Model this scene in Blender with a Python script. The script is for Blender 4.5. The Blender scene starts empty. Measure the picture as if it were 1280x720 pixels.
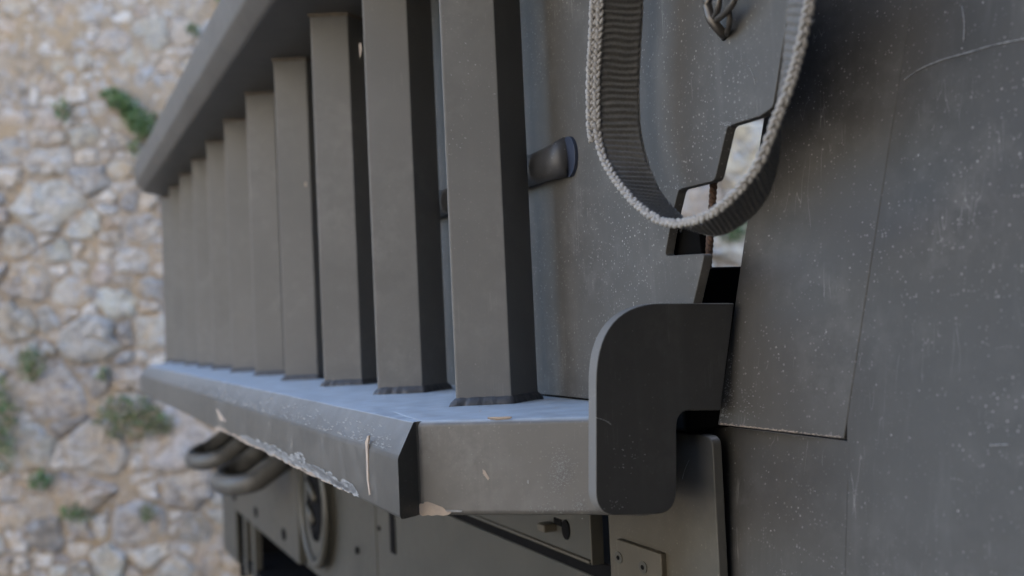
import bpy, bmesh, math, random
from mathutils import Vector, Matrix, noise
R = math.radians
S = bpy.context.scene
C = S.collection
random.seed(7)

# ------------------------------------------------------------------ camera
F = 1250.0                       # focal length in pixels of the 1280 px wide photograph
CAMZ = 1.30
PITCH = math.atan(42.4 / F); ROLL = R(2.58)
fw = Vector((0, math.cos(PITCH), math.sin(PITCH)))
up0 = Vector((0, -math.sin(PITCH), math.cos(PITCH)))
rt0 = Vector((1, 0, 0))
rt = rt0 * math.cos(ROLL) - up0 * math.sin(ROLL)
up = up0 * math.cos(ROLL) + rt0 * math.sin(ROLL)
CAM = Vector((0, 0, CAMZ))
cd = bpy.data.cameras.new('camera'); cam = bpy.data.objects.new('camera', cd); C.objects.link(cam)
m = Matrix((rt, up, -fw)).transposed().to_4x4(); m.translation = CAM
cam.matrix_world = m
cd.sensor_width = 36; cd.lens = 36 * F / 1280; cd.clip_start = 0.02; cd.clip_end = 2000
cd.dof.use_dof = True; cd.dof.focus_distance = 0.80; cd.dof.aperture_fstop = 5.0; cd.dof.aperture_blades = 0
S.camera = cam

# ------------------------------------------------------------------ light
SUN_EL, SUN_AZ = R(52), R(12)     # the sun stands behind the tall wall: vehicle and wall face are in open shade
W = bpy.data.worlds.new('World'); S.world = W; W.use_nodes = True
nt = W.node_tree; bg = nt.nodes['Background']
sk = nt.nodes.new('ShaderNodeTexSky'); sk.sky_type = 'NISHITA'; sk.sun_disc = False
sk.sun_elevation = SUN_EL; sk.sun_rotation = SUN_AZ
sk.dust_density = 1.5; sk.air_density = 1.0; sk.ozone_density = 1.0
nt.links.new(sk.outputs[0], bg.inputs[0]); bg.inputs[1].default_value = 0.15
sl = bpy.data.lights.new('sun', 'SUN'); sl.energy = 5.0; sl.angle = R(0.5); sl.color = (1, 0.93, 0.83)
so = bpy.data.objects.new('sun', sl); C.objects.link(so)
sd = Vector((math.sin(SUN_AZ) * math.cos(SUN_EL), math.cos(SUN_AZ) * math.cos(SUN_EL), math.sin(SUN_EL)))
so.rotation_euler = sd.to_track_quat('Z', 'Y').to_euler(); so.location = (0, 0, 20)
S.view_settings.view_transform = 'Standard'; S.view_settings.look = 'None'
S.view_settings.exposure = 2.78; S.view_settings.gamma = 1
S.cycles.max_bounces = 8; S.cycles.diffuse_bounces = 5

# ------------------------------------------------------------------ geometry frame of the vehicle
RDIR = rt * (51 - 640) - up * (429 - 360) + fw * F
er = Vector((RDIR.x, RDIR.y, 0)).normalized()          # along the vehicle front, away from the camera
en = Vector((er.y, -er.x, 0))                          # inboard
def ray(px, py): return fw * F + rt * (px - 640) - up * (py - 360)
def hit(px, py, P0, N):
    d = ray(px, py); return CAM + d * ((Vector(P0) - CAM).dot(N) / d.dot(N))
def loc(p): return Vector((p.dot(en), p.dot(er), p.z - CAMZ))     # -> (n, a, z) relative to eye height
def pn(px, py, n): return loc(hit(px, py, CAM + en * n, en))
def pa(px, py, a): return loc(hit(px, py, CAM + er * a, er))
def pz(px, py, z): return loc(hit(px, py, CAM + Vector((0, 0, z)), Vector((0, 0, 1))))
def w_of(v): return en * v[0] + er * v[1] + Vector((0, 0, v[2] + CAMZ))
ON, OA = 1.2, 1.2                                      # vehicle origin in that frame
ROOTLOC = en * ON + er * OA

# ------------------------------------------------------------------ helpers
def tag(o, label=None, cat=None, group=None, kind=None):
    if label: o['label'] = label
    if cat: o['category'] = cat
    if group: o['group'] = group
    if kind: o['kind'] = kind
    return o
def mesh_obj(name, verts, faces, mat, parent=None, smooth=False):
    me = bpy.data.meshes.new(name); me.from_pydata([tuple(v) for v in verts], [], faces); me.update()
    bm = bmesh.new(); bm.from_mesh(me); bmesh.ops.recalc_face_normals(bm, faces=bm.faces); bm.to_mesh(me); bm.free()
    if smooth: me.polygons.foreach_set('use_smooth', [True] * len(me.polygons))
    if mat: me.materials.append(mat)
    o = bpy.data.objects.new(name, me); C.objects.link(o)
    if parent: o.parent = parent
    return o
def bevel(o, w, seg=3, ang=35):
    b = o.modifiers.new('bevel', 'BEVEL'); b.width = w; b.segments = seg; b.limit_method = 'ANGLE'
    b.angle_limit = R(ang); b.harden_normals = True; b.use_clamp_overlap = True
    o.data.polygons.foreach_set('use_smooth', [True] * len(o.data.polygons))
    return o
def L(v): return (v[0] - ON, v[1] - OA, v[2] + CAMZ)       # frame -> vehicle root space
def area2(P): return sum(P[i][0] * P[(i + 1) % len(P)][1] - P[(i + 1) % len(P)][0] * P[i][1] for i in range(len(P)))
def rounded(P, rad, seg=8):
    """outline P (2-D), rad: one radius or list; returns corner-rounded outline"""
    out = []
    n = len(P)
    for i in range(n):
        r = rad[i] if isinstance(rad, (list, tuple)) else rad
        p0, p1, p2 = Vector(P[i - 1]), Vector(P[i]), Vector(P[(i + 1) % n])
        a = (p0 - p1); b = (p2 - p1); la, lb = a.length, b.length
        if r <= 0 or la == 0 or lb == 0: out.append(tuple(p1)); continue
        a.normalize(); b.normalize()
        ang = a.angle(b)
        t = min(r / math.tan(ang / 2), la * .49, lb * .49)
        q0 = p1 + a * t; q1 = p1 + b * t
        for k in range(seg + 1):
            s = k / seg
            out.append(tuple(q0 * (1 - s) ** 2 + p1 * (2 * s * (1 - s)) * 1.0 + q1 * s ** 2))
    return out
def prism3(name, front, back, mat, parent, bev=0, seg=3, ang=35):
    n = len(front)
    V = list(front) + list(back)
    Fc = [tuple(range(n)), tuple(range(2 * n - 1, n - 1, -1))]
    for i in range(n):
        j = (i + 1) % n; Fc.append((i, j, n + j, n + i))
    o = mesh_obj(name, V, Fc, mat, parent)
    if bev: bevel(o, bev, seg, ang)
    return o
def plate_n(name, P, n0, n1, mat, parent, bev=0.0006, seg=2):     # P in (a,z)
    return prism3(name, [L((n0, a, z)) for a, z in P], [L((n1, a, z)) for a, z in P], mat, parent, bev, seg)
def plate_a(name, P, a0, a1, mat, parent, bev=0.0006, seg=2):     # P in (n,z)
    return prism3(name, [L((n, a0, z)) for n, z in P], [L((n, a1, z)) for n, z in P], mat, parent, bev, seg)
def plate_z(name, P, z0, z1, mat, parent, bev=0.0006, seg=2):     # P in (n,a)
    return prism3(name, [L((n, a, z0)) for n, a in P], [L((n, a, z1)) for n, a in P], mat, parent, bev, seg)
def box(name, n0, n1, a0, a1, z0, z1, mat, parent, bev=0.001):
    return plate_z(name, [(n0, a0), (n1, a0), (n1, a1), (n0, a1)], z0, z1, mat, parent, bev)
def pxn(pts, n): return [(pn(x, y, n)[1], pn(x, y, n)[2]) for x, y in pts]
def pxa(pts, a): return [(pa(x, y, a)[0], pa(x, y, a)[2]) for x, y in pts]
def frames(path):
    T = []
    for i in range(len(path)):
        a = path[max(i - 1, 0)]; b = path[min(i + 1, len(path) - 1)]
        T.append((b - a).normalized())
    return T
def tube_data(path, r, sides=10, squash=1.0, side_dir=None, closed_caps=True, off=0):
    T = frames(path); V = []; Fc = []
    ref = side_dir or Vector((0, 0, 1))
    for i, p in enumerate(path):
        t = T[i]; u = (ref - t * ref.dot(t))
        if u.length < 1e-4: u = t.orthogonal()
        u.normalize(); v = t.cross(u)
        rr = r[i] if isinstance(r, list) else r
        for k in range(sides):
            an = 2 * math.pi * k / sides
            V.append(p + u * math.cos(an) * rr + v * math.sin(an) * rr * squash)
    for i in range(len(path) - 1):
        for k in range(sides):
            k2 = (k + 1) % sides
            Fc.append((off + i * sides + k, off + i * sides + k2, off + (i + 1) * sides + k2, off + (i + 1) * sides + k))
    if closed_caps:
        Fc.append(tuple(off + k for k in range(sides))[::-1])
        Fc.append(tuple(off + (len(path) - 1) * sides + k for k in range(sides)))
    return V, Fc
def tube(name, path, r, mat, parent, sides=12, squash=1.0, side_dir=None):
    V, Fc = tube_data([Vector(p) for p in path], r, sides, squash, side_dir)
    return mesh_obj(name, V, Fc, mat, parent, smooth=True)
def catmull(P, n):
    P = [Vector(p) for p in P]; Q = [P[0] * 2 - P[1]] + P + [P[-1] * 2 - P[-2]]; out = []
    segs = len(P) - 1
    # uniform in parameter, then resample by length
    D = []
    for s in range(segs):
        for k in range(24):
            t = k / 24; p0, p1, p2, p3 = Q[s:s + 4]
            D.append(0.5 * ((2 * p1) + (p2 - p0) * t + (2 * p0 - 5 * p1 + 4 * p2 - p3) * t * t + (3 * p1 - p0 - 3 * p2 + p3) * t ** 3))
    D.append(P[-1])
    return D
def resample(D, n):
    ln = [0]
    for i in range(1, len(D)): ln.append(ln[-1] + (D[i] - D[i - 1]).length)
    out = []; j = 0
    for k in range(n):
        s = ln[-1] * k / (n - 1)
        while j < len(D) - 2 and ln[j + 1] < s: j += 1
        t = (s - ln[j]) / max(ln[j + 1] - ln[j], 1e-9)
        out.append(D[j].lerp(D[j + 1], min(max(t, 0), 1)))
    return out, ln[-1]

# ------------------------------------------------------------------ materials
class NT:
    def __init__(s, name):
        s.m = bpy.data.materials.new(name); s.m.use_nodes = True; s.t = s.m.node_tree; s.n = s.t.nodes
        s.b = s.n['Principled BSDF']
    def new(s, ty, **kw):
        x = s.n.new(ty)
        for k, v in kw.items():
            if isinstance(k, str) and hasattr(x, k): setattr(x, k, v)
        return x
    def link(s, a, b): s.t.links.new(a, b)
    def coords(s, scale=(1, 1, 1), rand=True):
        tc = s.new('ShaderNodeTexCoord'); mp = s.new('ShaderNodeMapping'); mp.inputs['Scale'].default_value = scale
        if rand:
            oi = s.new('ShaderNodeObjectInfo'); mul = s.new('ShaderNodeMath', operation='MULTIPLY'); mul.inputs[1].default_value = 37.0
            s.link(oi.outputs['Random'], mul.inputs[0])
            ad = s.new('ShaderNodeVectorMath', operation='ADD'); s.link(tc.outputs['Object'], ad.inputs[0]); s.link(mul.outputs[0], ad.inputs[1])
            s.link(ad.outputs[0], mp.inputs[0])
        else: s.link(tc.outputs['Object'], mp.inputs[0])
        return mp.outputs[0]
    def noise(s, co, scale, detail=4, rough=.55, dist=0):
        x = s.new('ShaderNodeTexNoise'); x.inputs['Scale'].default_value = scale; x.inputs['Detail'].default_value = detail
        x.inputs['Roughness'].default_value = rough; x.inputs['Distortion'].default_value = dist; s.link(co, x.inputs['Vector']); return x.outputs['Fac']
    def ramp(s, f, stops):
        x = s.new('ShaderNodeValToRGB'); e = x.color_ramp.elements
        while len(e) < len(stops): e.new(0.5)
        for i, (p, c) in enumerate(stops):
            e[i].position = p; e[i].color = (c, c, c, 1) if not isinstance(c, tuple) else (*c, 1)
        s.link(f, x.inputs[0]); return x.outputs[0]
    def mix(s, f, a, b, mode='MIX'):
        x = s.new('ShaderNodeMix', data_type='RGBA', blend_type=mode)
        for val, idx in ((f, 0), (a, 6), (b, 7)):
            if isinstance(val, bpy.types.NodeSocket): s.link(val, x.inputs[idx])
            elif idx == 0: x.inputs[0].default_value = val
            else: x.inputs[idx].default_value = (*val, 1)
        return x.outputs[2]
    def math(s, op, a, b=None, c=None):
        x = s.new('ShaderNodeMath', operation=op)
        for i, v in enumerate((a, b, c)):
            if v is None: continue
            if isinstance(v, bpy.types.NodeSocket): s.link(v, x.inputs[i])
            else: x.inputs[i].default_value = v
        return x.outputs[0]
    def bump(s, h, strength, dist):
        x = s.new('ShaderNodeBump'); x.inputs['Strength'].default_value = strength; x.inputs['Distance'].default_value = dist
        s.link(h, x.inputs['Height']); s.link(x.outputs[0], s.b.inputs['Normal'])

def paint(name, base, base2, dust=(.33, .33, .33), dust_amt=.25, top=None, rough=.42, speck=1.0, scratch=.15, streak=.3, rand=True, brown_fade=None, spec=.32):
    t = NT(name); co = t.coords(rand=rand)
    big = t.noise(co, 7, 6, .6, .4); mid = t.noise(co, 55, 5, .65)
    col = t.mix(t.ramp(big, [(.32, 0.0), (.68, 1.0)]), base, base2)
    if brown_fade:
        tc = t.new('ShaderNodeTexCoord'); sy = t.new('ShaderNodeSeparateXYZ'); t.link(tc.outputs['Object'], sy.inputs[0])
        f_ = t.math('ADD', sy.outputs[1], t.math('MULTIPLY', big, .03))
        mr = t.new('ShaderNodeMapRange'); mr.inputs[1].default_value = brown_fade[0]; mr.inputs[2].default_value = brown_fade[1]; t.link(f_, mr.inputs[0])
        col = t.mix(mr.outputs[0], col, brown_fade[2])  # fades to brown along the length
    # thin settled dust film in clouds
    film = t.math('MULTIPLY', t.ramp(mid, [(.42, 0.0), (.78, 1.0)]), t.ramp(t.noise(co, 11, 3), [(.42, 0.0), (.7, 1.0)]))
    film = t.math('MULTIPLY', film, dust_amt)
    # runs down the sheet
    cs = t.coords((70, 70, 2.0)); runs = t.ramp(t.noise(cs, 1, 4, .6), [(.54, 0.0), (.78, 1.0)])
    runs = t.math('MULTIPLY', runs, t.math('MULTIPLY', t.ramp(t.noise(co, 5, 2), [(.4, 0.0), (.65, 1.0)]), streak * dust_amt))
    # specks
    def specks(sc, thr, keep):
        v = t.new('ShaderNodeTexVoronoi', feature='F1'); v.inputs['Scale'].default_value = sc; t.link(co, v.inputs['Vector'])
        v.inputs['Randomness'].default_value = 1
        sp = t.new('ShaderNodeSeparateColor'); t.link(v.outputs['Color'], sp.inputs[0])
        size = t.math('MULTIPLY', sp.outputs[1], thr)
        d = t.math('LESS_THAN', v.outputs['Distance'], size)
        k = t.math('GREATER_THAN', sp.outputs[0], keep)
        return t.math('MULTIPLY', t.math('MULTIPLY', d, k), sp.outputs[2])
    clus = t.ramp(t.noise(co, 9, 3), [(.38, 0.15), (.66, 1.0)])
    s1 = t.math('MULTIPLY', specks(420, .36, .42), clus); s2 = specks(210, .16, .86)
    sp = t.math('MULTIPLY', t.math('MAXIMUM', t.math('MULTIPLY', s1, .55), t.math('MULTIPLY', s2, .9)), speck)
    # fine scratches: thin iso-lines of stretched noise
    def scr(rot, sc, w):
        m2 = t.new('ShaderNodeMapping'); m2.inputs['Rotation'].default_value = rot; m2.inputs['Scale'].default_value = sc
        t.link(co, m2.inputs[0]); n = t.noise(m2.outputs[0], 1, 1.5, .5)
        d = t.math('ABSOLUTE', t.math('SUBTRACT', n, .5)); return t.math('LESS_THAN', d, w)
    gate = t.ramp(t.noise(co, 22, 2), [(.60, 0.0), (.64, 1.0)])
    gate2 = t.ramp(t.noise(co, 31, 2), [(.62, 0.0), (.66, 1.0)])
    sc = t.math('MAXIMUM', t.math('MULTIPLY', scr((.4, .3, .2), (110, 110, 1.2), .005), gate), t.math('MULTIPLY', scr((1.2, .5, .9), (90, 90, 1.5), .004), gate2))
    sc = t.math('MULTIPLY', sc, scratch)
    tot = t.math('MINIMUM', t.math('ADD', t.math('ADD', film, runs), t.math('ADD', sp, sc)), 1.0)
    col = t.mix(tot, col, dust)
    rgh = t.math('ADD', t.math('MULTIPLY', tot, .35), t.math('ADD', t.math('MULTIPLY', mid, .14), rough - .07))
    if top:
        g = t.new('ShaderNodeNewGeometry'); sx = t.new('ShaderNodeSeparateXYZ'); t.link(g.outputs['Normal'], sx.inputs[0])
        up_ = t.ramp(sx.outputs[2], [(.50, 0.0), (1.0, 1.0)])  # pale dust on upward faces, blue sky light put into its colour
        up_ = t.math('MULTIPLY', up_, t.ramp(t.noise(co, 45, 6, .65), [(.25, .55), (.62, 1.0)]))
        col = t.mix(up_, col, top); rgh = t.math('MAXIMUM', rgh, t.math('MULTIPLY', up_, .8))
    t.b.inputs['Specular IOR Level'].default_value = spec
    t.link(col, t.b.inputs['Base Color']); t.link(rgh, t.b.inputs['Roughness'])
    fine = t.noise(co, 900, 3, .6); wav = t.noise(co, 16, 2, .5)
    t.bump(t.math('ADD', t.math('MULTIPLY', fine, .10), t.math('ADD', t.math('MULTIPLY', wav, .08), t.math('MULTIPLY', tot, .05))), .35, .0012)
    return t.m

OLIVE = paint('olive_paint', (.054, .0525, .0495), (.066, .0642, .0605), dust=(0.2232, 0.2201, 0.2108), dust_amt=.32)
SLATM = paint('slat_paint', (.106, .105, .101), (.122, .1205, .116), dust=(0.2232, 0.217, 0.2046), dust_amt=.42, speck=.9, scratch=.15, streak=.3, spec=.18, rough=.5)
SHEET = paint('sheet_paint', (.050, .0487, .0460), (.062, .0603, .0565), dust=(0.2604, 0.2573, 0.248), dust_amt=.20, speck=1.7, scratch=.3, streak=.8, rand=False, rough=.56, spec=.24)
GUARD = paint('guard_paint', (.058, .0568, .0540), (.072, .0704, .0667), dust=(0.2604, 0.2573, 0.248), dust_amt=.24, speck=1.7, scratch=.3, streak=.8, rand=False, rough=.56, spec=.24)
DARKP = paint('dark_paint', (.029, .029, .0285), (.037, .0368, .036), dust=(0.155, 0.155, 0.1488), dust_amt=.2, speck=.4, scratch=.12)
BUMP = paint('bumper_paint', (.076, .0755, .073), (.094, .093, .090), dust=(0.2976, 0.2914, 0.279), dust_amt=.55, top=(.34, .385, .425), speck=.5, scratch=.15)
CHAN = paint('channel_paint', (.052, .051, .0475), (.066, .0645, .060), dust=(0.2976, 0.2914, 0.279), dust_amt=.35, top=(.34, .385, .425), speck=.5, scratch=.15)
LOWER = paint('lower_paint', (.039, .038, .0325), (.047, .0455, .0395), dust=(.14, .13, .115), dust_amt=.25, speck=.6)
BROWNISH = paint('brownish_paint', (.054, .047, .035), (.067, .059, .046), dust=(.15, .13, .10), dust_amt=.35, speck=.4)
_ay = pn(893, 600, .452)[1] - OA
CORN = paint('corner_plate_paint', (.062, .06, .052), (.074, .071, .063), dust=(.19, .175, .15), dust_amt=.25, speck=.6, rand=False, brown_fade=(_ay + .035, _ay + .07, (.056, .049, .037)))
def plain(name, c, rough=.6, metal=0, c2=None, sc=30, bumpd=0, spec=.5):
    t = NT(name); co = t.coords(); t.b.inputs['Specular IOR Level'].default_value = spec
    n = t.noise(co, sc, 5, .6)
    t.link(t.mix(t.ramp(n, [(.3, 0.0), (.7, 1.0)]), c, c2 or tuple(x * .7 for x in c)), t.b.inputs['Base Color'])
    t.b.inputs['Roughness'].default_value = rough; t.b.inputs['Metallic'].default_value = metal
    if bumpd: t.bump(t.noise(co, sc * 4, 4, .6), .6, bumpd)
    return t.m
BLACK = plain('black_and_shade', (.008, .008, .009), .9, spec=.05)
DUCT = plain('black_duct_plastic', (.006, .006, .006), .95, spec=.03)
WELD = plain('weld_steel', (.045, .047, .052), .5, 0, (.022, .023, .026), 120, .0006)
WELDT = plain('tan_primer', (.12, .095, .066), .75, 0, (.06, .05, .04), 90, .0004)
CHIP = plain('bare_primer', (.34, .275, .215), .7, 0, (.26, .22, .19), 200, .0002)
SCRAPE = plain('scraped_paint', (.24, .245, .25), .6, 0, (.16, .165, .17), 300, .0002)
RUST = plain('rusty_steel', (.11, .055, .025), .8, 0, (.07, .04, .025), 200, .0004)
WEBL = plain('webbing', (.128, .125, .118), .9, 0, (.085, .083, .079), 400, .0004)
BRAID = plain('braided_edge', (.29, .28, .262), .9, 0, (.19, .182, .17), 300, .0003)
ROPE = plain('rope_fibre', (.08, .042, .024), .9, 0, (.03, .018, .012), 250, .0004)
TYRE = plain('tyre_rubber', (.025, .025, .025), .9, 0, (.04, .038, .035), 20, .002)

# ================================================================== THE VEHICLE
root = bpy.data.objects.new('armoured_vehicle', None); C.objects.link(root)
root.location = ROOTLOC; root.rotation_euler = (0, 0, math.atan2(en.y, en.x))
tag(root, 'drab painted armoured vehicle with slatted steel bumper guard in front of the stone wall', 'vehicle')
ZB, ZR = -0.072, 0.412
NM, NB, NR = 0.430, 0.465, 0.475

# ---- slats: square tubes set at an angle, standing on the bumper
sq = [(.327, .819), (.372, .798), (.4136, .827), (.3686, .848)]
ctr = (sum(p[0] for p in sq) / 4, sum(p[1] for p in sq) / 4)
DA = .2263
def tube_sq(z0, z1, out=0.0, r=.003):
    P = rounded([(n - ctr[0], a - ctr[1]) for n, a in sq], r, 3)
    k = 1 + out
    return [(p[0] * k, p[1] * k, z0) for p in P], [(p[0] * k, p[1] * k, z1) for p in P]
def slat_mesh():
    lo, hi = tube_sq(ZB - .002 + CAMZ, ZR + .03 + CAMZ, r=.0018); n = len(lo)
    V = lo + hi; Fc = [tuple(range(n))[::-1], tuple(range(n, 2 * n))]
    for i in range(n): Fc.append((i, (i + 1) % n, n + (i + 1) % n, n + i))
    o = mesh_obj('slat', V, Fc, SLATM, root); 
    me = o.data
    return o
def weld_mesh(z, sgn, mat, name, wide, high, seed):
    rr = random.Random(seed); V = []; Fc = []; P = rounded([(n - ctr[0], a - ctr[1]) for n, a in sq], .003, 2)
    # dense outline
    Q = []
    for i in range(len(P)):
        p, q = Vector(P[i]), Vector(P[(i + 1) % len(P)]); m_ = max(1, int((q - p).length / .0016))
        for k in range(m_): Q.append(p.lerp(q, k / m_))
    N_ = len(Q); prof = [(1.0, high), (1 + .05, high * .85), (1 + wide * .75, high * .45), (1 + wide, 0), (1 + wide * 1.0, -.002)]
    for i, q in enumerate(Q):
        w = 1 + .08 * math.sin(i * 1.25 + 2 * math.sin(i * .13)) + .12 * (rr.random() - .5) + .45 * noise.noise(Vector((i * .2, seed, 0)))
        for (s, h) in prof:
            s2 = 1 + (s - 1) * w; hh = h * (1 + .2 * (w - 1))
            V.append((q[0] * s2, q[1] * s2, z + sgn * hh))
    M_ = len(prof)
    for i in range(N_):
        j = (i + 1) % N_
        for k in range(M_ - 1): Fc.append((i * M_ + k, j * M_ + k, j * M_ + k + 1, i * M_ + k + 1))
    return mesh_obj(name, V, Fc, mat, None, smooth=True)
slat0 = slat_mesh()
wb = [weld_mesh(ZB + CAMZ, 1, WELD, 'weld_bead', .17, .0075, s) for s in (1, 2, 3)]
wt = weld_mesh(ZR + CAMZ, -1, WELDT, 'rail_weld', .11, .004, 5)
for k in range(11):
    o = slat0 if k == 0 else slat0.copy()
    if k: C.objects.link(o)
    o.parent = root; o.location = (ctr[0] - ON, ctr[1] - OA + DA * k, 0)
    for src, first in ((wb[k % 3], k < 3), (wt, k == 0)):
        w = src if first else src.copy()
        if not first: C.objects.link(w)
        w.parent = o
bv = None

def proj(v):
    w = w_of(v) - CAM; dz = w.dot(fw); return 640 + F * w.dot(rt) / dz, 360 - F * w.dot(up) / dz
def along(n0, a0, dn, da, target, z=-.11):
    lo_, hi_ = 0, .4
    for _ in range(40):
        m_ = (lo_ + hi_) / 2
        if proj((n0 + dn * m_, a0 + da * m_, z))[0] < target: lo_ = m_
        else: hi_ = m_
    return n0 + dn * lo_, a0 + da * lo_
_p = pz(520, 527, ZB); pA = (_p[0], _p[1]); _p = pz(736, 522, ZB); pB = (_p[0], _p[1])
NF, AA = pA[0] - .0200, pA[1] - .0139
# ---- bumper channel and top rail: folded plate profile swept along the front, with mitred ends
def fold_profile():
    # outer skin points (n offset, height below top)
    return rounded([(.440, 0), (pA[0] - .0002, 0), (NF + .0175, 0), (NF, -.024), (NF, -.0690), (NF + .016, -.0700), (pA[0] - .0002, -.0700), (.440, -.0700)], [0, 0, .004, .008, .004, .001, 0, 0], 5)
def sweep(name, prof, a_of, mat, nseg=60, wob=0.0, split=None):
    """a_of(i,n) -> a along the row; prof = list of (n,z)"""
    V = []; Fc = []; M_ = len(prof)
    for i in range(nseg + 1):
        s = i / nseg
        for (n, z) in prof:
            a = a_of(s, n)
            ww = wob * noise.noise(Vector((a * 9, n * 40, z * 40))) if wob else 0
            V.append(L((n + ww, a, z + ww * .5)))
    for i in range(nseg):
        for k in range(M_): 
            k2 = (k + 1) % M_
            Fc.append((i * M_ + k, i * M_ + k2, (i + 1) * M_ + k2, (i + 1) * M_ + k))
    if split:
        ins = [k for k in range(M_) if prof[k][0] <= split]; Fc.append(tuple(ins)[::-1]); outs = [k for k in range(M_) if prof[k][0] > split]
        Fc.append((outs[0], ins[0], ins[-1], outs[-1]))
    else: Fc.append(tuple(range(M_))[::-1])
    Fc.append(tuple(nseg * M_ + k for k in range(M_)))
    o = mesh_obj(name, V, Fc, mat, root); bevel(o, .0012, 2, 30); return o
AB0, AB1 = .712, 2.80
def a_bump(s, n):
    near = AA + (min(n, pA[0]) - NF) * .695
    far = AB1 + max(0, (n - .25)) * 2.6
    return near + (far - near) * s
bp = [(n, ZB + z) for n, z in fold_profile()]
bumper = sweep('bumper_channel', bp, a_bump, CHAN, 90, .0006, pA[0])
# right-hand box end of the bumper, its face turned to the camera
print('corner', AA, pA, pB)
P = [pA, pB, (.385, .612), (.405, .612), (.405, .64), (.428, .68), (.428, .82), (pA[0] + .012, .82)]
lo = [(n, a) for n, a in P]
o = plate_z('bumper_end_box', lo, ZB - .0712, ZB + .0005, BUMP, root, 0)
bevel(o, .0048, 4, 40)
# top rail (mirror of the bumper)
rp = [(n, ZR - z * 1.18) for n, z in [(nn, zz) for nn, zz in rounded([(.440, 0), (.272, 0), (.252, -.020), (.250, -.066), (.262, -.0700), (.440, -.0700)], [0, .012, .012, .004, .001, 0], 5)]]
def a_rail(s, n):
    far = 2.97 + max(0, (n - .26)) * 1.2
    return .30 + (far - .30) * s
sweep('top_rail', rp, a_rail, OLIVE, 80, .0006)

# ---- mid guard plate behind the slats with stepped cut-out
cut_px = [(1003, -110), (987, 0), (966, 134), (950, 145), (909, 158), (898, 205), (893, 226), (848, 237), (840, 270), (831, 320), (881, 317), (866, 382), (858, 440)]
cut = pxn(cut_px, NM)
z_top = cut[0][1]
outline = [(3.12, ZB + .002), (3.12, ZR + .11), (1.0, ZR + .11), (cut[0][0] + .02, z_top)] + cut + [(cut[-1][0], ZB + .002)]
rads = [.01, .01, .05, 0] + [0, .02, .006, .006, .006, .02, .006, .006, .02, .003, .003, .004, .002] + [0]
outl = rounded(outline, rads, 4)
guard = plate_n('guard_plate', outl, NM, NM + .008, GUARD, root, .0007, 2)
tag(guard, 'dusty steel plate with stepped slot cut in its edge')
# rust at the slot corner
def patch(name, pts3, nrm, mat, seed, parent=root, lift=.0004, jit=.18, sub=4, label=None):
    """small irregular chip lying on a face; pts3 = outline in frame coords"""
    rr = random.Random(seed); c = sum((Vector(p) for p in pts3), Vector()) / len(pts3); V = []; n = len(pts3)
    ring = []
    for i in range(n):
        p, q = Vector(pts3[i]), Vector(pts3[(i + 1) % n])
        for k in range(sub):
            v = p.lerp(q, k / sub); v = c + (v - c) * (1 + jit * (rr.random() - .5) * 2); ring.append(v)
    nn = Vector(nrm).normalized()
    V = [L(v + nn * lift) for v in ring] + [L(v - nn * .0006) for v in ring]
    m_ = len(ring); Fc = [tuple(range(m_)), tuple(range(2 * m_ - 1, m_ - 1, -1))] + [(i, (i + 1) % m_, m_ + (i + 1) % m_, m_ + i) for i in range(m_)]
    o = mesh_obj(name, V, Fc, mat, parent)
    if label: o['label'] = label
    return o
# ---- grab handle between slats and guard plate
hp = [pn(x, y, n) for x, y, n in ((530, 263, .4215), (600, 236.5, .4215), (657, 215.5, .4215), (685, 205, .4215), (700, 199.5, .4225), (706, 197, .427), (709, 196, .440))]
hw = [Vector(L(p)) for p in resample(catmull(hp, 0), 40)[0]]
HAND = paint('handle_paint', (.035, .035, .036), (.045, .045, .046), dust_amt=.1)
handle = tube('grab_handle', hw, [.0150] * 32 + [.0150, .0152, .0156, .0162, .017, .018, .0185, .0185], HAND, root, 20, .55, Vector((0, 0, 1)))
c0 = pn(714, 196, NM)
V = []; Fc = []
def disc(name, c, rn, ra, n0, n1, mat, parent, seg=28, axis='n', hole=0):
    P = [(c[1] + ra * math.cos(2 * math.pi * i / seg), c[2] + rn * math.sin(2 * math.pi * i / seg)) for i in range(seg)]
    return plate_n(name, P, n0, n1, mat, parent, 0.0004, 2)
disc('handle_shadow', c0, .018, .013, NM - .0035, NM + .001, plain('shadow_navy', (.02, .028, .05), .5), root)  # dark blue disc painting the shadow at the handle end

# ---- bracket plate closing the bumper end
bz = .600
brp = [(918, 379), (745, 379), (745, 645), (846, 642), (846, 513), (901, 513)]
bq = pxa(brp, bz)
bracket = plate_a('bracket_plate', rounded(bq, [0, .056, .018, .017, .012, 0], 14), bz, bz + .011, DARKP, root, .0010, 2)
bracket.data.materials.append(SLATM)  # face painted darker, edges lighter: side light put into the colours
for p_ in bracket.data.polygons:
    if abs(p_.normal.y) < .5: p_.material_index = 1
# ---- panels of the body
root_lower = root
nl = NB
a_near_L = pn(893, 600, .452)[1]
zt = pn(870, 543, .452)[2]
Lp = rounded([(a_near_L, zt), (a_near_L + .16, zt), (a_near_L + .16, -.62), (a_near_L, -.62)], [.009, .004, 0, 0], 6)
plate_n('corner_plate', Lp, .452, .4605, CORN, root, .0012, 3)
# brown plate behind it, below the bumper, with the dark shadow gap line
low = pxn([(757, 560), (860, 560), (860, 900), (757, 900)], .4622)
plate_n('brown_plate', [(low[0][0], -.10), (low[1][0] - .02, -.10), (low[1][0] - .02, -.62), (low[0][0], -.62)], .4622, .4700, BROWNISH, root, .001)
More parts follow.
